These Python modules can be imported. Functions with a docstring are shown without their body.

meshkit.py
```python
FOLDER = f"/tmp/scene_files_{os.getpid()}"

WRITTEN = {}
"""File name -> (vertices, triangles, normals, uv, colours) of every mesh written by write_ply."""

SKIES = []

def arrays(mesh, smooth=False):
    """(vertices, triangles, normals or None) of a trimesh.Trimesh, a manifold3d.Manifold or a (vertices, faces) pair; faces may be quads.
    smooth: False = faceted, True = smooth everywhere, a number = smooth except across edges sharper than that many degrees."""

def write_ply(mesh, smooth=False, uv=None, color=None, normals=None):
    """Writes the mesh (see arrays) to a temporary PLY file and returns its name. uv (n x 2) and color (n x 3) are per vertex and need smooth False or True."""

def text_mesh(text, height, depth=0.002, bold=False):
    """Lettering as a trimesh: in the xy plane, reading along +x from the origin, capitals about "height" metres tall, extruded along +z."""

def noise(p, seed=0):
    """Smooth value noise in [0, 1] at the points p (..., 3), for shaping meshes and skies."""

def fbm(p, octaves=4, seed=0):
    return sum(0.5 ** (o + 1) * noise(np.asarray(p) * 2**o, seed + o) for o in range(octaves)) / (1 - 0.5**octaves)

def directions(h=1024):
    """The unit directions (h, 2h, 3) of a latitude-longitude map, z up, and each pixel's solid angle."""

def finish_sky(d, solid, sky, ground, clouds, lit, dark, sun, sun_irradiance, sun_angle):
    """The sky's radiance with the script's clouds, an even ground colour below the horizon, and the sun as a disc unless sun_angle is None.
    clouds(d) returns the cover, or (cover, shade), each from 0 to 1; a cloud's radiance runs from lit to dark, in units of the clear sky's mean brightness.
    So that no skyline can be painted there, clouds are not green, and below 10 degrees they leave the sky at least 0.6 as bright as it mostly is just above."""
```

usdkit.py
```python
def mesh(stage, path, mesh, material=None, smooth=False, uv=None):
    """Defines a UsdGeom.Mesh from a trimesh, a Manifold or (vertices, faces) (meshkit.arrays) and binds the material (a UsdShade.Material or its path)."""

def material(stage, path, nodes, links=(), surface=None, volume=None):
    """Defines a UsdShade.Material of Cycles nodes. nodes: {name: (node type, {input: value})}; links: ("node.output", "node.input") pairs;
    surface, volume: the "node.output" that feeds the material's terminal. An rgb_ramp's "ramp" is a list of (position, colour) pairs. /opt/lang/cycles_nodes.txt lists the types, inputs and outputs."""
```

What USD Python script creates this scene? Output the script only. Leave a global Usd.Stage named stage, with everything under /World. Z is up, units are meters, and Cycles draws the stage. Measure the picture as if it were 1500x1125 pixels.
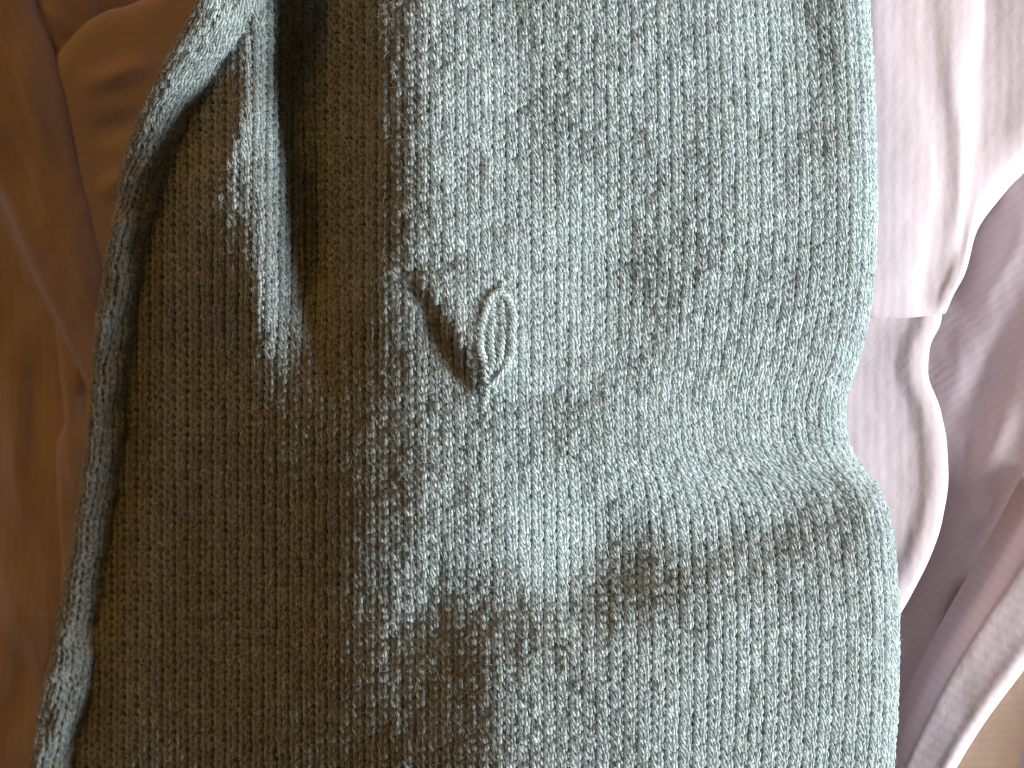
import math, numpy as np, usdkit
from meshkit import fbm, noise
from pxr import Usd, UsdGeom, UsdLux, UsdShade, Gf, Vt, Sdf
from scipy.interpolate import PchipInterpolator, RegularGridInterpolator, CubicSpline

stage = Usd.Stage.CreateInMemory()
UsdGeom.Xform.Define(stage, '/World')
UsdGeom.Scope.Define(stage, '/World/Looks')
rng = np.random.default_rng(7)

# ------------------------------------------------------------------ camera
S = 0.2 / 1500            # metres per photo pixel at the reference height (about 20 cm across the picture)
ZREF, DIST = 0.040, 0.30  # reference height of the knit's crest, camera distance above it
CAMZ = ZREF + DIST
cam = UsdGeom.Camera.Define(stage, '/World/camera')
cam.AddTranslateOp().Set(Gf.Vec3d(0, 0, CAMZ))
FOC = 26.0
cam.CreateFocalLengthAttr(FOC)
cam.CreateHorizontalApertureAttr(0.2 / DIST * FOC)
cam.CreateVerticalApertureAttr(0.15 / DIST * FOC)
cam.CreateFStopAttr(9.0)
cam.CreateFocusDistanceAttr(DIST + 0.001)
cam.CreateClippingRangeAttr(Gf.Vec2f(0.01, 100))
cam.CreateExposureAttr(0.0)

# ------------------------------------------------------------------ light: a window low on the right, dim warm lamp light in the room
AZ, EL = math.radians(-12), math.radians(25)
LD = 2.0
d = np.array([math.cos(EL) * math.cos(AZ), math.cos(EL) * math.sin(AZ), math.sin(EL)])
def look_from(light, pos, target):
    pos, target = Gf.Vec3d(*map(float, pos)), Gf.Vec3d(*map(float, target))
    m = Gf.Matrix4d().SetLookAt(pos, target, Gf.Vec3d(0, 0, 1)).GetInverse()
    UsdGeom.Xformable(light).AddTransformOp().Set(m)
win = UsdLux.RectLight.Define(stage, '/World/window_light')
win.CreateWidthAttr(0.95); win.CreateHeightAttr(0.72)
win.CreateIntensityAttr(51.0)
win.CreateColorAttr(Gf.Vec3f(0.96, 0.985, 1.0))
look_from(win, d * LD, (0, 0, 0.02))
lamp = UsdLux.RectLight.Define(stage, '/World/lamp_light')
lamp.CreateWidthAttr(0.5); lamp.CreateHeightAttr(0.5)
lamp.CreateIntensityAttr(6.4)
lamp.CreateColorAttr(Gf.Vec3f(1.0, 0.44, 0.09))
look_from(lamp, (-0.8, 1.2, 0.85), (0, 0, 0))
room = UsdLux.DomeLight.Define(stage, '/World/room_light')
room.CreateIntensityAttr(0.014)
room.CreateColorAttr(Gf.Vec3f(1.0, 0.50, 0.17))

# ------------------------------------------------------------------ helpers
def P(px, py, z):
    """photo pixel + height in mm -> world metres"""
    px, py, z = np.broadcast_arrays(np.asarray(px, float), np.asarray(py, float), np.asarray(z, float) * 1e-3)
    k = (CAMZ - z) / DIST
    return np.stack([(px - 750) * S * k, (562.5 - py) * S * k, z], -1)
def sm(a, b, x):
    t = np.clip((x - a) / (b - a), 0, 1)
    return t * t * (3 - 2 * t)
def tag(prim, label=None, cat=None, group=None, kind=None):
    p = prim.GetPrim() if hasattr(prim, 'GetPrim') else prim
    for k, v in (('label', label), ('category', cat), ('group', group), ('kind', kind)):
        if v: p.SetCustomDataByKey(k, v)
    return p
def grid_faces(n, m):
    i, j = np.meshgrid(np.arange(n - 1), np.arange(m - 1), indexing='ij')
    a = (i * m + j).ravel()
    return np.stack([a, a + 1, a + m + 1, a + m], 1)
def put(path, pts, mat, uv=None):
    n, m = pts.shape[:2]
    return usdkit.mesh(stage, path, (pts.reshape(-1, 3), grid_faces(n, m)), mat, smooth=True, uv=None if uv is None else uv.reshape(-1, 2))
def curves(path, pts, counts, widths, mat):
    c = UsdGeom.BasisCurves.Define(stage, path)
    c.CreateTypeAttr('cubic'); c.CreateBasisAttr('catmullRom')
    c.CreatePointsAttr(Vt.Vec3fArray.FromNumpy(np.ascontiguousarray(pts, np.float32)))
    c.CreateCurveVertexCountsAttr(Vt.IntArray.FromNumpy(np.asarray(counts, np.int32)))
    w = np.broadcast_to(np.asarray(widths, np.float32), (len(pts),))
    c.CreateWidthsAttr(Vt.FloatArray.FromNumpy(np.ascontiguousarray(w))); c.SetWidthsInterpolation('vertex')
    UsdShade.MaterialBindingAPI.Apply(c.GetPrim()).Bind(mat)
    return c
def pch(xs, ys):
    return PchipInterpolator(xs, ys, extrapolate=True)
def normals(pts):
    a, b = np.gradient(pts, axis=0), np.gradient(pts, axis=1)
    n = np.cross(a, b)
    return n / (np.linalg.norm(n, axis=-1, keepdims=True) + 1e-12)

def gauss_line(x, y, a, b, s, taper=False):
    a, b = np.array(a, float), np.array(b, float)
    t = ((x - a[0]) * (b - a)[0] + (y - a[1]) * (b - a)[1]) / ((b - a) ** 2).sum()
    t = np.clip(t, 0, 1)
    dx, dy = x - a[0] - t * (b - a)[0], y - a[1] - t * (b - a)[1]
    return np.exp(-(dx * dx + dy * dy) / (2 * s * s)) * (np.sin(np.pi * t) ** 1.2 if taper else 1)

# ------------------------------------------------------------------ materials
def yarn_mat(name, dark, mid, light, sheen=0.35):
    return usdkit.material(stage, '/World/Looks/' + name, {
        'geo': ('geometry', {}),
        'fleck': ('noise_texture', {'scale': 1500.0, 'detail': 2.0, 'roughness': 0.6}),
        'ramp': ('rgb_ramp', {'ramp': [(0.30, dark), (0.47, mid), (0.56, mid), (0.70, light)]}),
        'heather': ('noise_texture', {'scale': 420.0, 'detail': 2.0, 'roughness': 0.6}),
        'hr': ('map_range', {'from_min': 0.3, 'from_max': 0.7, 'to_min': 0.80, 'to_max': 1.18}),
        'big': ('noise_texture', {'scale': 75.0, 'detail': 3.0, 'roughness': 0.6}),
        'br': ('map_range', {'from_min': 0.3, 'from_max': 0.7, 'to_min': 0.91, 'to_max': 1.09}),
        'hb': ('math', {'math_type': 'multiply'}),
        'hs': ('vector_math', {'math_type': 'scale'}),
        'fib': ('noise_texture', {'scale': 5000.0, 'detail': 1.0}),
        'bump': ('bump', {'strength': 0.7, 'distance': 0.00025}),
        'p': ('principled_bsdf', {'roughness': 0.55, 'specular_ior_level': 0.45, 'sheen_weight': sheen, 'sheen_roughness': 0.4, 'sheen_tint': (0.9, 1.0, 0.98)}),
        'tr': ('translucent_bsdf', {}),
        'mix': ('mix_closure', {'fac': 0.28}),
    }, [('hs.vector', 'tr.color'), ('p.BSDF', 'mix.closure1'), ('tr.BSDF', 'mix.closure2'), ('geo.position', 'fleck.vector'), ('geo.position', 'heather.vector'), ('geo.position', 'fib.vector'),
        ('fleck.fac', 'ramp.fac'), ('heather.fac', 'hr.value'), ('ramp.color', 'hs.vector1'), ('hr.result', 'hb.value1'), ('big.fac', 'br.value'), ('br.result', 'hb.value2'), ('geo.position', 'big.vector'), ('hb.value', 'hs.scale'), ('hs.vector', 'p.base_color'),
        ('fib.fac', 'bump.height'), ('bump.normal', 'p.normal')], surface='mix.closure')
YARN = yarn_mat('sage_wool', (0.185, 0.215, 0.213), (0.455, 0.54, 0.543), (0.78, 0.865, 0.87))
CORD = yarn_mat('pale_sage_wool', (0.34, 0.395, 0.395), (0.57, 0.655, 0.655), (0.82, 0.89, 0.89))
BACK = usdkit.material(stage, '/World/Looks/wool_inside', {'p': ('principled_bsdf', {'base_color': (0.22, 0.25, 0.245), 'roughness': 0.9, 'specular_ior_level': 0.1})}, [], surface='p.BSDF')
FUZZ = usdkit.material(stage, '/World/Looks/wool_fuzz', {'p': ('principled_bsdf', {'base_color': (0.50, 0.56, 0.53), 'roughness': 0.6, 'specular_ior_level': 0.3})}, [], surface='p.BSDF')

def muslin(name, col, rib=0.000022):
    return usdkit.material(stage, '/World/Looks/' + name, {
        'uv': ('attribute', {'attribute': 'st'}),
        'rib': ('wave_texture', {'wave_type': 'bands', 'bands_direction': 'x', 'profile': 'sine', 'scale': 140.0, 'distortion': 2.5, 'detail': 2.0, 'detail_scale': 0.6}),
        'weave': ('noise_texture', {'scale': 2600.0, 'detail': 2.0}),
        'crin': ('noise_texture', {'scale': 130.0, 'detail': 3.0, 'roughness': 0.55}),
        'geo': ('geometry', {}),
        'b1': ('bump', {'strength': 0.8, 'distance': rib}),
        'b2': ('bump', {'strength': 0.5, 'distance': 0.00005}),
        'b3': ('bump', {'strength': 0.6, 'distance': 0.0006}),
        'tint': ('map_range', {'from_min': 0.0, 'from_max': 1.0, 'to_min': 0.97, 'to_max': 1.02}),
        'base': ('color', {'value': col}),
        'mul': ('vector_math', {'math_type': 'scale'}),
        'p': ('principled_bsdf', {'roughness': 0.85, 'specular_ior_level': 0.2, 'sheen_weight': 0.15, 'sheen_roughness': 0.5}),
        't': ('translucent_bsdf', {'color': (0.75, 0.50, 0.46)}),
        'mix': ('mix_closure', {'fac': 0.08}),
    }, [('uv.vector', 'rib.vector'), ('geo.position', 'weave.vector'), ('geo.position', 'crin.vector'),
        ('crin.fac', 'b3.height'), ('b3.normal', 'b1.normal'), ('rib.fac', 'b1.height'), ('b1.normal', 'b2.normal'), ('weave.fac', 'b2.height'), ('b2.normal', 'p.normal'),
        ('rib.fac', 'tint.value'), ('base.color', 'mul.vector1'), ('tint.result', 'mul.scale'), ('mul.vector', 'p.base_color'),
        ('p.BSDF', 'mix.closure1'), ('t.BSDF', 'mix.closure2')], surface='mix.closure')
PINK = muslin('pink_muslin', (0.64, 0.562, 0.597))
SHEET = muslin('sheet_muslin', (0.66, 0.57, 0.59))

TAN = muslin('beige_muslin', (0.70, 0.54, 0.40))
# ------------------------------------------------------------------ bed sheet under everything
g = np.linspace(-0.6, 0.6, 241)
X, Y = np.meshgrid(g, g, indexing='ij')
zz = -0.029 + 0.024 * sm(-0.03, 0.08, X) + 0.003 * (fbm(np.stack([X * 14, Y * 9, X * 0], -1), 3, 3) - 0.5)
sheet = put('/World/bed_sheet', np.stack([X, Y, zz], -1), SHEET, np.stack([X * 1.0 + Y * .3, Y], -1))
tag(sheet, 'pink ribbed sheet lying flat beneath the muslin and the knit', 'sheet', kind='structure')

# ------------------------------------------------------------------ muslin cloth: lofted folds
def loft(rows, nu=90, nv=160, wr=0.25, seed=1, ribdir=0):
    """rows: list of cross sections, each a list of (px, py, z mm); smooth surface through them."""
    A = np.array([[P(*q) for q in r] for r in rows])
    def dense(A, n):
        t = np.r_[0, np.cumsum(np.linalg.norm(np.diff(A, axis=0), axis=-1).reshape(len(A) - 1, -1).mean(1))]
        return PchipInterpolator(t, A, axis=0)(np.linspace(0, t[-1], n))
    A = dense(A, nv)
    A = dense(A.transpose(1, 0, 2), nu).transpose(1, 0, 2)
    for _ in range(2):   # a little smoothing across folds
        B = A.copy(); B[1:-1] = (A[:-2] + 2 * A[1:-1] + A[2:]) / 4; A = B
        B = A.copy(); B[:, 1:-1] = (A[:, :-2] + 2 * A[:, 1:-1] + A[:, 2:]) / 4; A = B
    n = normals(A)
    n = n * np.sign(n[..., 2].mean() or 1)
    w = fbm(A * np.array([110, 55, 60]), 3, seed) - 0.5
    A = A + n * (w * wr * 2e-3)[..., None]
    u = np.cumsum(np.r_[np.zeros((1, nu)), np.linalg.norm(np.diff(A, axis=0), axis=-1)], 0)
    v = np.cumsum(np.c_[np.zeros((nv, 1)), np.linalg.norm(np.diff(A, axis=1), axis=-1)], 1)
    uv = np.stack([v, u] if ribdir == 0 else [u, v], -1)
    return A, uv
cloth = UsdGeom.Xform.Define(stage, '/World/muslin_cloth')
tag(cloth, 'crumpled pale pink ribbed muslin cloth spread in folds under the knit', 'cloth')
def fold(name, rows, mat=None, wrinkles=(), **k):
    A, uv = loft(rows, **k)
    px, py = A[..., 0] / S * DIST / (CAMZ - A[..., 2]) + 750, 562.5 - A[..., 1] / S * DIST / (CAMZ - A[..., 2])
    for a, b, h, w in wrinkles:
        A[..., 2] += h * 1e-3 * 1.3 * gauss_line(px, py, a, b, w, True)
    return put('/World/muslin_cloth/' + name, A, mat or PINK, uv)

# right: gathered pleats running up to the top right corner
zR = lambda xs, y, zs: [(x, y + (6 * math.sin((x - 1240) / 42) if y > 430 and len(xs) == 13 else 0), (18 + .6 * (z - 18) if len(xs) == 13 and k < 9 else z) + 6.4 + (1.2 if len(xs) == 13 and k in (4, 5, 6) and y < 390 else 0)) for k, (x, z) in enumerate(zip(xs, zs))]
fold('gathered_pleats', [
    zR([1150,1250,1285,1318,1331,1355,1390,1430,1441,1485,1540,1640,1660], -90, [20,21,22.3,21.8,20,19.6,20.3,21.5,19,19.5,20.5,18,10]),
    zR([1150,1250,1288,1324,1336,1360,1392,1428,1440,1482,1525,1600,1615], 20, [20,21,22.3,21.8,19.8,19.4,20.2,21,18.5,19,19.5,16,8]),
    zR([1150,1250,1300,1340,1350,1372,1395,1420,1434,1475,1520,1590,1602], 115, [19.5,20.8,21.9,21.4,19.2,18.9,19.7,19.7,17.8,18.2,18.8,14,6]),
    zR([1150,1250,1310,1358,1367,1385,1405,1421,1434,1465,1500,1545,1552], 200, [19,20.5,21.5,20.8,18.2,17.8,18.4,18.4,17,17.5,17.8,13,5]),
    zR([1150,1250,1312,1366,1373,1388,1405,1420,1430,1446,1462,1474,1472], 280, [19,20.5,21.2,20,17.2,16.8,17.2,17.6,17.2,17,15,9,4]),
    zR([1150,1250,1310,1358,1363,1380,1398,1412,1420,1425,1429,1430,1425], 340, [19,20.3,20.8,19.3,16.5,16,16.2,16.9,17,16,13,8,3]),
    zR([1150,1250,1300,1346,1351,1366,1384,1398,1407,1412,1414,1412,1405], 400, [19,20,20.2,18.8,15.8,15.4,15.6,16.4,16.4,15.4,12,7,3]),
    zR([1150,1250,1290,1335,1346,1358,1370,1382,1390,1394,1395,1391,1384], 440, [16.4,17,17,16.6,15.6,15.2,15.2,15.8,15.8,14.2,11,7,3]),
    zR([1150,1250,1290,1330,1345,1357,1368,1378,1384,1388,1388,1384,1378], 455, [14.5,15,15,14.8,14.2,14,14,14.2,14,12.6,10,6,3]),
    zR([1150,1250,1290,1330,1345,1357,1368,1377,1382,1385,1384,1380,1375], 461, [12.6,13,13,13,12.6,12.3,12.2,12.2,12,11,9,5,2]),
], nu=130, nv=170, seed=2, wr=.22)
# right: lower flap bulging out from under the knit, bright rim
def rim(y, r, z, zb=2):
    return zR([1130, 1200, 1250, r - 95 if r - 95 > 1262 else 1262, max(r - 50, 1275 if r > 1330 else r - 30), r - 22, r - 8, r, r - 3, r - 16], y,
              [z - .6, z - .6, z - .7, z - .7, z - .4, z + .5, z + .3, z - 3, z - 8, zb])
fold('draped_flap', [rim(415, 1384, 13), rim(470, 1379, 13), rim(510, 1362, 13.3), rim(545, 1359, 13.6), rim(600, 1377, 13.8), rim(650, 1387, 14), rim(700, 1389, 14),
    rim(760, 1381, 14), rim(800, 1369, 14), rim(850, 1347, 14), rim(900, 1319, 14),
    zR([1130,1180,1210,1225,1240,1262,1272,1278,1276,1265], 950, [12.5,12.5,12.5,13,13.5,14.5,13.5,10.5,6,2]),
    zR([1100,1130,1150,1165,1180,1200,1210,1216,1214,1205], 1030, [12.5,12.5,12.5,13,13.5,14.5,13.5,10.5,6,2])], nu=110, nv=190, seed=5, wr=.25)
# right: shaded slope rising to the right
rows = []
for y in (-260, -60, 150, 300, 450, 600, 750, 900, 1050, 1230, 1420, 1640):
    b = 1.5 * math.sin(y / 170)
    rows.append([(x, y - (x - 1400) * 0.85, z + b * k) for x, z, k in ((1180, 0, 0), (1300, 0.5, 0), (1380, 2.4, .3), (1440, 6, 1), (1500, 10, 1), (1580, 15, .5), (1700, 21, 0), (1900, 18, 0))])
fold('sloping_layer', rows, nu=120, nv=190, seed=8, wr=1.1, ribdir=1, wrinkles=[((1440, 840), (1400, 960), -4.5, 16), ((1470, 830), (1440, 930), 2.0, 14), ((1500, 330), (1420, 470), 1.2, 14), ((1500, 430), (1400, 640), -1.2, 16), ((1500, 560), (1420, 720), 1.2, 14), ((1500, 690), (1440, 800), -1.3, 16)])
# small hollow fold and the lavender ridge at the lower right with its bright rolled hem
def diag(c, half, z, zb):
    """cross-section across a fold that runs from the upper right to the lower left; c = centre"""
    ux, uy = 0.86, 0.5
    return [(c[0] + t * half * ux, c[1] + t * half * uy, zz_) for t, zz_ in zip((-1.5, -1.02, -.98, -.6, -.1, .35, .7, .9, 1.0, .97, .8), (zb + 2, zb + 3, zb + 5, z + 1.4, z + 2.4, z + 3.2, z + 4, z + 3.4, z + 1, z - 2, zb))]
fold('hemmed_fold', [diag((1600, 740), 75, 17, 7), diag((1530, 850), 68, 15, 6), diag((1462, 940), 58, 13.5, 4), diag((1415, 1010), 52, 12.5, 3.5), diag((1372, 1085), 46, 12, 3), diag((1335, 1160), 42, 12, 2.5), diag((1300, 1240), 42, 12, 2)], nu=90, nv=120, seed=11, wr=.3, ribdir=1)
corner = fold('tucked_corner', [[(1375 + k, 1250, 4 + k * .055), (1420 + k, 1180, 6.5 + k * .055), (1470 + k, 1080, 9.5 + k * .055), (1510 + k, 980, 12 + k * .055), (1560 + k, 880, 15 + k * .055)] for k in (-70, -20, 40, 110, 220)], mat=TAN, nu=60, nv=60, seed=12, wr=.4)
tag(corner, 'beige corner beyond the rolled hem')
fold('outer_fold', [[(1570 + k, 1300, zq), (1600 + k, 1150, zq), (1640 + k, 1000, zq), (1680 + k, 880, zq)] for k, zq in ((-40, 0), (-30, 8), (0, 16), (50, 20), (140, 18), (240, 4))], nu=60, nv=60, seed=13, wr=.4)

def fold_low(name, rows, **k):      # the left side lies lower, beside the mattress of folds
    fold(name, [[(x, y, z - 20) for x, y, z in r] for r in rows], **k)
# left: folds in the shade
def band(c, w, z, zb):
    ux, uy = 0.93, -0.36
    return [(c[0] + t * w * ux, c[1] + t * w * uy, q) for t, q in zip((-1.15, -1.0, -.8, -.4, 0, .4, .75, .95, 1.0, .9), (zb, zb + 1, z - 2.2, z - .7, z, z - .2, z - 1.2, z - 3, z - 5, zb - 1))]
fold_low('rolled_fold', [band((-65, -80), 95, 9, 0), band((-25, 50), 90, 9, 0), band((25, 175), 80, 9, -1), band((62, 285), 68, 8.8, -2), band((100, 390), 58, 8, -2), band((133, 480), 46, 6.5, -2), band((165, 570), 38, 5, -3)], nu=90, nv=130, seed=21, wr=.8, wrinkles=[((20, 60), (80, 250), 1.2, 10), ((0, 180), (60, 330), -1.2, 12), ((90, 330), (150, 470), 1.0, 9)])
edge = [(300, -70), (255, -25), (205, 2), (165, 12), (135, 28), (100, 62), (68, 104)]
endp = [(420, 150), (400, 220), (370, 290), (330, 350), (290, 420), (230, 470), (150, 500)]
rows = []
for (ex, ey), (fx, fy) in zip(edge, endp):
    dx, dy = fx - ex, fy - ey
    rows.append([(ex + t * dx, ey + t * dy, q) for t, q in ((.05, -2), (.005, 0), (0, 2.5), (.02, 4), (.08, 5), (.3, 5.8), (.6, 6), (1, 5.5))])
ex, ey = 66, 112
rows.append([(64 + 12, 118, -2), (66 + 6, 117, 0), (68, 116, 2), (78, 150, 3.4), (98, 200, 4), (128, 270, 3.5), (142, 360, 3), (152, 480, 3)])
rows.append([(70 + 14, 135, -3), (72 + 10, 135, -2.5), (74, 136, -1), (82, 165, -1), (104, 215, -1.5), (134, 285, -2), (150, 380, -2.5), (158, 490, -3)])
fold_low('smooth_fold', rows, nu=100, nv=110, seed=23, wr=.8, ribdir=0, wrinkles=[((110, 130), (230, 90), 1.2, 12), ((120, 200), (230, 170), -1.0, 14), ((140, 290), (200, 250), 1.0, 12)])
fold_low('upper_fold', [[(x, y, z) for x, y, z in ((-60, -120, 3), (-10, -60, 3.4), (40, -10, 3.2), (75, 50, 2.2), (70, 130, 0))],
    [(x, y, z) for x, y, z in ((20, -120, 3.5), (50, -60, 4), (80, -10, 3.8), (100, 40, 2.5), (110, 110, 0))],
    [(x, y, z) for x, y, z in ((120, -120, 3.2), (128, -60, 3.6), (134, -10, 3.4), (138, 30, 1.5), (140, 100, -2))],
    [(x, y, z) for x, y, z in ((140, -120, -2), (141, -60, -2), (142, -10, -2), (143, 30, -3), (146, 100, -4))]], nu=60, nv=60, seed=24, wr=.8, wrinkles=[((60, 0), (110, 60), 1.0, 9)])
E = [(70, 390), (78, 450), (82, 500), (88, 560), (96, 622), (84, 652), (84, 740), (88, 850), (78, 960), (60, 1080), (50, 1220)]
fold_low('narrow_fold', [[(x + 14, y, -3), (x + 3, y, -1.4), (x, y, 0.6), (x + 8, y, 1.9), (x + 30, y, 2.4), (x + 80, y, 2.2), (x + 140, y, 1.5)] for x, y in E], nu=60, nv=150, seed=25, wr=.9, wrinkles=[((100, 420), (135, 560), 1.2, 8), ((130, 500), (120, 640), -1.2, 8), ((95, 640), (130, 760), 1.0, 9)])
fold_low('lower_layer', [[(x, y, z + 1.0 * math.sin(y / 140 + x / 90)) for x, z in ((-220, -12), (-120, -9), (-40, -5), (30, -1.8), (80, -.6), (140, -1.5), (240, -3))] for y in (330, 450, 560, 680, 800, 920, 1040, 1230)], nu=80, nv=120, seed=26, wr=1.2, wrinkles=[((10, 500), (40, 800), 1.5, 14), ((50, 480), (60, 700), -1.2, 12), ((0, 820), (70, 1000), 1.4, 16), ((40, 900), (20, 1100), -1.0, 14)])

# ------------------------------------------------------------------ knitted garment: heights in mm over photo pixels
seam = pch([-460, -120, 0, 30, 75, 130, 170, 250, 330, 450, 560, 700, 830, 900, 1000, 1060, 1125, 1230, 1700], [415, 412, 386, 371, 340, 303, 276, 244, 222, 199, 190, 176, 156, 144, 138, 126, 110, 85, 60])
outl = pch([-460, -120, 0, 80, 190, 250, 330, 450, 600, 760, 870, 1000, 1125, 1230, 1700], [330, 320, 285, 246, 203, 184, 165, 148, 134, 118, 97, 70, 50, 30, 5])
redge = pch([-460, -120, 0, 150, 300, 380, 450, 520, 560, 600, 640, 680, 720, 760, 800, 850, 900, 1000, 1125, 1230, 1700], [1258, 1262, 1268, 1276, 1279, 1277, 1270, 1255, 1241, 1233, 1236, 1254, 1284, 1299, 1305, 1309, 1312, 1311, 1304, 1296, 1290])
KX = [60, 120, 180, 240, 300, 350, 390, 428, 472, 514, 562, 628, 740, 900, 1060, 1200, 1330]
KZ = {
 -120: [10, 12, 15, 19, 22, 24.5, 20.5, 16.5, 17.5, 24, 29.2, 30.4, 30.2, 30, 29.6, 28.6, 28.2],
 100:  [10, 12, 16.5, 20.6, 23.8, 24.6, 22.2, 17.3, 17.6, 24.4, 29.3, 30.4, 30.2, 30, 29.6, 28.4, 28],
 250:  [8, 10, 15, 19.4, 22.6, 24, 24.2, 20.6, 18.5, 24.6, 29.3, 30.4, 30, 29.8, 29.6, 28.8, 28.4],
 400:  [6, 8.5, 12.6, 16, 19.4, 22.6, 24.1, 23.0, 21, 25.6, 29.2, 30.2, 30, 29.4, 29, 28.6, 28],
 520: [5, 7.5, 9.8, 12.8, 16.2, 20, 22.9, 23.6, 24.6, 26.6, 28.6, 29.7, 30, 29.4, 28.6, 27.5, 26],
 620: [4, 6.5, 8.6, 11.6, 15.4, 19.2, 21.8, 23.6, 25.4, 27, 28.5, 29.7, 30, 29.6, 28.4, 27, 25],
 750: [2.5, 4.8, 7, 9.8, 13.4, 17.2, 20, 22.2, 24.4, 26.4, 28, 29.4, 29.9, 29, 28, 27.4, 26.6],
 900: [2, 4, 6.3, 9, 12.4, 15.6, 18.2, 20.4, 22.7, 24.8, 26.7, 28.5, 30, 30.2, 29.6, 28.6, 27.6],
 1050: [2, 4, 6.2, 8.8, 12, 15, 17.4, 19.6, 21.8, 23.8, 25.8, 27.8, 30, 30.4, 30, 29, 28],
 1230: [1, 3, 5.5, 8, 10.6, 13, 15, 17, 19.2, 21.8, 24.4, 27, 29.6, 30.4, 30, 29, 28]}
strip_z = pch([-460, -120, 0, 80, 170, 250, 330, 450, 560, 700, 830, 900, 960, 1010, 1060, 1125, 1230, 1700], [40 - 1.8 * (30 - q) for q in (25, 25, 24.5, 22.8, 19.2, 16.3, 13.6, 10.4, 7.7, 4.8, 3.0, 2.3, 2.8, 2.5, 1.5, 0.8, 0.6, 0.6)])
gx, gy = np.arange(0, 1400, 6.0), np.arange(-130, 1245, 6.0)
rowsz = 40 - 1.8 * (30 - np.array([pch(KX, KZ[k])(gx) for k in sorted(KZ)]))
GZ = PchipInterpolator(sorted(KZ), rowsz, axis=0)(gy)          # (y, x)
GX, GY = np.meshgrid(gx, gy)
def trough(a, b, depth, s1, s2):          # gentle upper side, steeper lower side
    a, b = np.array(a, float), np.array(b, float); L_ = np.hypot(*(b - a)); t_ = (b - a) / L_
    al = (GX - a[0]) * t_[0] + (GY - a[1]) * t_[1]
    ac = -(GX - a[0]) * t_[1] + (GY - a[1]) * t_[0]
    ac = np.where(b[0] < a[0], -ac, ac)
    return depth * sm(-60, 90, al) * sm(-40, 110, L_ - al) * np.where(ac < 0, np.exp(-(ac / s1) ** 2), np.exp(-(ac / s2) ** 2))
GZ -= trough((1290, 690), (800, 850), 3.2, 135, 95) + trough((940, 805), (540, 912), 2.9, 100, 85)
GZ += 0.5 * gauss_line(GX, GY, (1230, 610), (900, 700), 60)
GZ -= 0.7 * gauss_line(GX, GY, (1140, 60), (1240, 150), 45)
GZ += 1.7 * sm(560, 1000, GX) * sm(330, 620, GY) + 0.7 * gauss_line(GX, GY, (1235, -40), (1240, 210), 34)
GZ -= 1.1 * gauss_line(GX, GY, (890, 400), (930, 470), 40)
GZ += 1.0 * gauss_line(GX, GY, (650, 180), (700, 400), 60)
GZ += 1.6 * (fbm(np.stack([GX / 150, GY / 170, GX * 0], -1), 2, 31) - .5)
GZ += 0.4 * (fbm(np.stack([GX / 42, GY / 55, GX * 0], -1), 2, 35) - .5)
# the puckered darn: steep left flank along a slanting line, gentle right side
def pucker(x, y):
    t = np.clip((y - 420) / 142, 0, 1)                  # crest line from (628,420) to (708,562)
    cx = 628 + 80 * t ** 0.8
    amp = (1.2 + 1.6 * sm(0.1, 0.65, t)) * sm(375, 440, y) * sm(585, 535, y)
    d_ = x - cx
    return amp * np.where(d_ < 0, np.exp(-(d_ / 19) ** 2), np.exp(-(d_ / 85) ** 2)) - 0.3 * amp * np.exp(-((d_ + 28) / 20) ** 2)
sub_x, sub_y = np.arange(540, 900, 3.0), np.arange(360, 620, 3.0)
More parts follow.
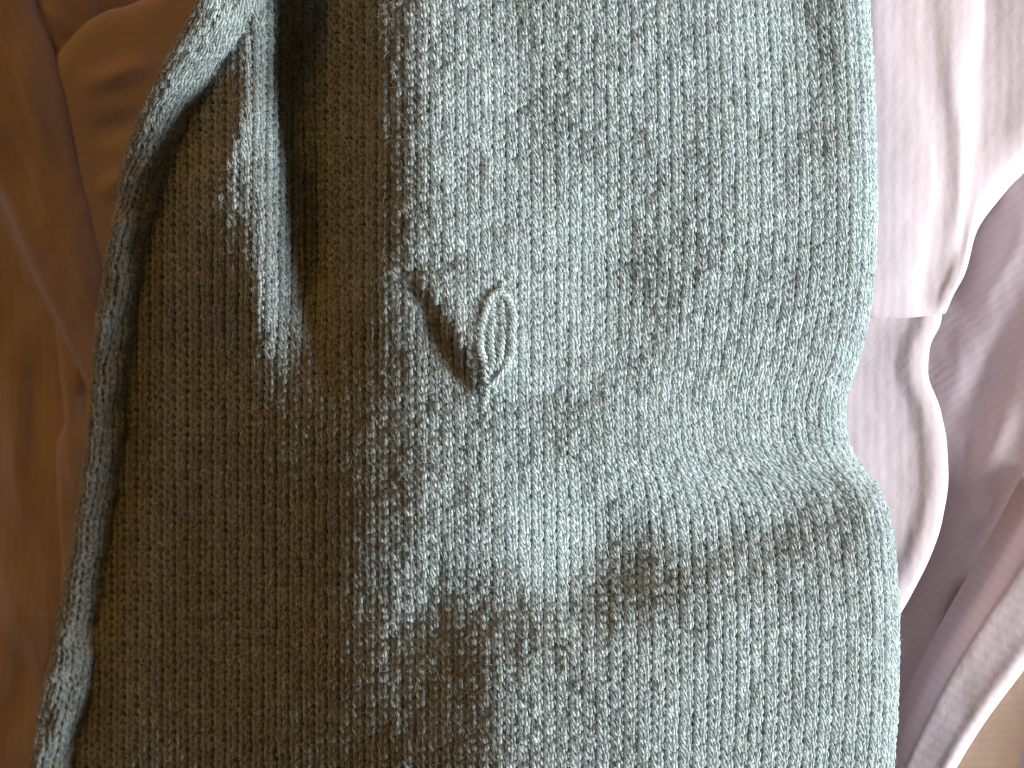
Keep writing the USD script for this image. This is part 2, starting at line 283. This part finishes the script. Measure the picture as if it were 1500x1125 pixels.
# run down towards the seam
sz, sx_, sl = strip_z(GY), seam(GY), outl(GY)
ds = GX - sx_
GZ = GZ * sm(0, 95, ds) + np.minimum(sz - 0.3, GZ + 2.5) * (1 - sm(0, 95, ds))
GZ -= 1.0 * np.exp(-(np.maximum(ds, 0) / 15) ** 2) + 2.5 * sm(4, 26, -ds)
Hi = RegularGridInterpolator((gy, gx), GZ, bounds_error=False, fill_value=None, method='linear')
def H(x, y):
    sh = np.shape(x)
    return Hi(np.stack([np.clip(np.ravel(y), -125, 1235), np.clip(np.ravel(x), 0, 1390)], -1)).reshape(sh) + pucker(x, y)
RR = 40.0                                                       # px radius of the rolled right edge
def panel(u, v):
    """u = px across measured along the cloth, v = px down; returns world points"""
    xr = redge(v)
    x = u + (xr - 1275) * sm(780, 1235, u)
    over = u - (1275 - RR)
    th = np.clip(over / RR, 0, 2.6)
    roll = over > 0
    x = np.where(roll, xr - RR + RR * np.sin(th), x)
    z = H(np.where(roll, xr - RR, x), v) - np.where(roll, RR * (1 - np.cos(th)) * S * 1e3, 0)
    return P(x, v, z)
def edge_strip(s, v):
    """s = mm across the tube-like turned edge, from the crease over the top and under; v = px down"""
    wob = 6 * (noise(np.stack([v / 38, v * 0, v * 0], -1), 71) - .5) + 4 * (noise(np.stack([v / 15, v * 0, v * 0], -1), 72) - .5)
    xs, xl = seam(v) + wob, outl(v) + 8 * (noise(np.stack([v / 60, v * 0, v * 0], -1), 73) - .5)
    a = (xs - xl) / 2
    R_ = a * S * 1e3
    bz = np.minimum(R_, 2.5)
    phi = s / R_ * 1.0
    lump = 1.0 * (noise(np.stack([v / 30, phi * 1.3, v * 0], -1), 74) - .5)
    return P((xs + xl) / 2 + a * np.cos(phi), v, strip_z(v) - bz + bz * np.sin(phi) + lump)

def surf_frame(fn, u, v, e=1.5, eu=None):
    sign = -1.0 if eu else 1.0      # the turned edge is measured from right to left
    eu = eu or e
    p = fn(u, v)
    du, dv = fn(u + eu, v) - fn(u - eu, v), fn(u, v + e) - fn(u, v - e)
    du /= np.linalg.norm(du, axis=-1, keepdims=True) + 1e-15
    dv /= np.linalg.norm(dv, axis=-1, keepdims=True) + 1e-15
    n = sign * np.cross(dv, du)
    n /= np.linalg.norm(n, axis=-1, keepdims=True) + 1e-15
    return p, du, dv, n

NPT = 12
def knit(fn, rows, w, h, wmm, hmm, eu=None, seed=0, rad=0.26):
    """rows: list of (first wale, last wale, v). One two-ply strand per course. w,h in the surface's own units, wmm/hmm the real size."""
    r = np.random.default_rng(seed)
    plies = []
    for a, b, v in rows:
        k = np.arange(int(b - a) * NPT + 1)
        t = k * 2 * np.pi / NPT
        ph = 2 * np.pi * r.random()
        wale = a + t / (2 * np.pi)
        jx = 0.11 * (noise(np.stack([wale * 1.3, np.full(len(k), v / h * .9), k * 0], -1), seed + 1) - .5)
        jy = 0.24 * (noise(np.stack([wale * 1.1, np.full(len(k), v / h * .7), k * 0 + 9], -1), seed + 2) - .5)
        jz = 0.13 * (noise(np.stack([wale * 1.7, np.full(len(k), v / h * 1.3), k * 0 + 17], -1), seed + 3) - .5)
        u = (wale + 0.17 * np.sin(2 * t) + 0.045 * np.sin(t) + jx) * w
        vv = v + h * (0.80 * np.cos(t) + jy)            # v runs down the photo: foot (t=0) below, head above
        off = wmm * (-0.125 * np.cos(2 * t) + jz)
        plies.append((u, vv, off, t + ph, len(k)))
    U, V, O, T = (np.concatenate([q[i] for q in plies]) for i in range(4))
    cnt = [q[4] for q in plies]
    p, du, dv, n = surf_frame(fn, U, V, eu=eu)
    c = p + n * (O * 1e-3)[:, None]
    # strand frame
    tan = np.gradient(c, axis=0); tan /= np.linalg.norm(tan, axis=1, keepdims=True) + 1e-15
    b1 = np.cross(tan, n); b1 /= np.linalg.norm(b1, axis=1, keepdims=True) + 1e-15
    b2 = np.cross(b1, tan)
    out, wid = [], []
    thick = 0.85 + 0.4 * noise(np.stack([U / w * .8, V / h * 3.1, U * 0], -1), seed + 5)
    for s_ in (0, np.pi / 2, np.pi, 3 * np.pi / 2):
        a_ = T * 1.3 + s_
        out.append(c + (b1 * np.cos(a_)[:, None] + b2 * np.sin(a_)[:, None]) * (rad * .56 * wmm * 1e-3 * thick)[:, None])
        wid.append(2 * rad * .52 * wmm * 1e-3 * thick)
    return np.concatenate(out), cnt * 4, np.concatenate(wid)

garment = UsdGeom.Xform.Define(stage, '/World/knitted_garment')
tag(garment, 'heathered sage green knitted garment lying rumpled across the pink muslin', 'knitwear')
GP = '/World/knitted_garment/'
W_, H_ = 18.5, 12.8
WMM, HMM = W_ * S * 1e3, H_ * S * 1e3
UEND = 1275 - RR + 2.3 * RR
rows = []
v = -300.0
while v < 1560:
    rows.append((math.floor((float(seam(v)) - 6) / W_), math.floor(UEND / W_), v)); v += H_
pts, cnt, wid = knit(panel, rows, W_, H_, WMM, HMM, seed=40)
tag(curves(GP + 'knitted_panel', pts, cnt, wid, YARN), kind='stuff')
# inside layer just below the stitches
vv, uu = np.meshgrid(np.arange(-306, 1564, 8.0), np.linspace(0, 1, 170), indexing='ij')
uu = (seam(vv) - 24) * (1 - uu) + UEND * uu
p, du, dv, n = surf_frame(panel, uu, vv)
put(GP + 'inner_layer', p - n * 0.0007, BACK)
# turned edge along the seam
WS = 2.2
rows = [(0, 8, v) for v in np.arange(-300, 1560, 12.8)]
pts, cnt, wid = knit(lambda s, v: edge_strip(np.maximum(s, -1), v), rows, WS, 12.8, WS, 1.7, eu=.15, seed=60)
e = curves(GP + 'turned_edge', pts, cnt, wid, YARN)
tag(e, 'narrow rolled edge outside the seam', kind='stuff')
vv, uu = np.meshgrid(np.arange(-306, 1564, 8.0), np.linspace(-.5, 8.2 * WS, 50), indexing='ij')
p, du, dv, n = surf_frame(edge_strip, uu, vv, eu=.15)
put(GP + 'inner_layer_001', p - n * 0.0007, BACK)

# puckered darn: rope-like rim and a rib of knit inside it
darn = UsdGeom.Xform.Define(stage, GP + 'puckered_darn')
tag(darn, 'raised oval pucker with a rope-like rim')
def cord(xy, lift, wmm, turns_px=15.0, closed=False):
    xy = np.array(xy, float)
    t = np.r_[0, np.cumsum(np.linalg.norm(np.diff(xy, axis=0), axis=1))]
    n_ = int(t[-1] / 1.4)
    q = CubicSpline(t, xy, bc_type='periodic' if closed else 'natural')(np.linspace(0, t[-1], n_))
    p, du, dv, nn = surf_frame(panel, q[:, 0], q[:, 1])
    wv = noise(np.stack([np.linspace(0, t[-1], n_) / 9, np.zeros(n_), np.zeros(n_)], -1), int(lift * 100)) - .5
    wv = wv * np.sin(np.linspace(0, np.pi, n_)) ** .5
    c = p + nn * (lift + .45 * wv)[:, None] * 1e-3 + du * (wv * 5e-4)[:, None]
    tan = np.gradient(c, axis=0); tan /= np.linalg.norm(tan, axis=1, keepdims=True)
    b1 = np.cross(tan, nn); b2 = np.cross(b1, tan)
    a_ = np.linspace(0, t[-1] / turns_px * 2 * np.pi, n_)
    o = []
    for s_ in (0, np.pi):
        o.append(c + (b1 * np.cos(a_ + s_)[:, None] + b2 * np.sin(a_ + s_)[:, None]) * wmm * .30e-3)
    return np.concatenate(o), [n_] * 2, np.tile(wmm * .56e-3 * (1 + .5 * wv), 2)
def darn_cord(name, *a, **k):
    p_, c_, w_ = cord(*a, **k)
    return curves(GP + 'puckered_darn/' + name, p_, c_, w_, CORD)
darn_cord('rim_cord', [(730, 428), (745, 440), (752, 468), (749, 490), (750, 507), (744, 531), (733, 547), (716, 560), (712, 540), (704, 512), (706, 482), (713, 450), (730, 428)], .8, 1.15, closed=True)
darn_cord('inner_cord', [(723, 442), (722, 475), (719, 505), (721, 530), (718, 546)], .62, 1.0)
darn_cord('inner_cord_001', [(735, 444), (737, 475), (735, 503), (732, 524), (726, 542)], .62, 1.0)
darn_cord('loose_end', [(730, 430), (736, 421), (738, 412)], .75, 1.0)
darn_cord('loose_end_001', [(716, 558), (713, 575), (712, 592), (708, 606)], .6, 0.85)

# fuzz: stray fibres over the face and along the edges
def fibres(fn, u, v, eu, lmin, lmax, up, r):
    N = len(u); K = 5
    p, du, dv, n = surf_frame(fn, u, v, eu=eu)
    ang = r.random(N) * 2 * np.pi
    L = (lmin + (lmax - lmin) * r.random(N) ** 2) * 1e-3
    dirn = du * np.cos(ang)[:, None] + dv * np.sin(ang)[:, None] + n * (up * r.random(N))[:, None]
    side = np.cross(dirn, n) * ((r.random(N) - .5) * 1.2)[:, None]
    s = np.linspace(0, 1, K)
    pts = p[:, None] + n[:, None] * 0.0003 + dirn[:, None] * (s[None, :] * L[:, None])[..., None] + side[:, None] * ((s ** 2)[None, :] * L[:, None])[..., None] - n[:, None] * ((s ** 2)[None, :] * L[:, None] * .25)[..., None]
    return pts.reshape(-1, 3), [K] * N
r = np.random.default_rng(5)
N = 32000
v = r.uniform(-40, 1180, N); u = seam(v) + (UEND - seam(v)) * r.random(N)
a1, c1 = fibres(panel, u, v, None, .8, 2.6, .8, r)
v = r.uniform(-40, 1180, 5000); s_ = r.uniform(1, 15, 5000)
a2, c2 = fibres(edge_strip, s_, v, .15, .6, 2.0, 0.9, r)
q = r.uniform(0, 2 * np.pi, 700)
a3, c3 = fibres(panel, 728 + 25 * np.cos(q) * r.uniform(.5, 1.1, 700), 498 + 66 * np.sin(q) * r.uniform(.5, 1.1, 700), None, .5, 1.8, 1.5, r)
pts = np.vstack([a1, a2, a3]); c2 = c2 + c3
tag(curves(GP + 'fuzz', pts, c1 + c2, 0.000032, FUZZ), kind='stuff')
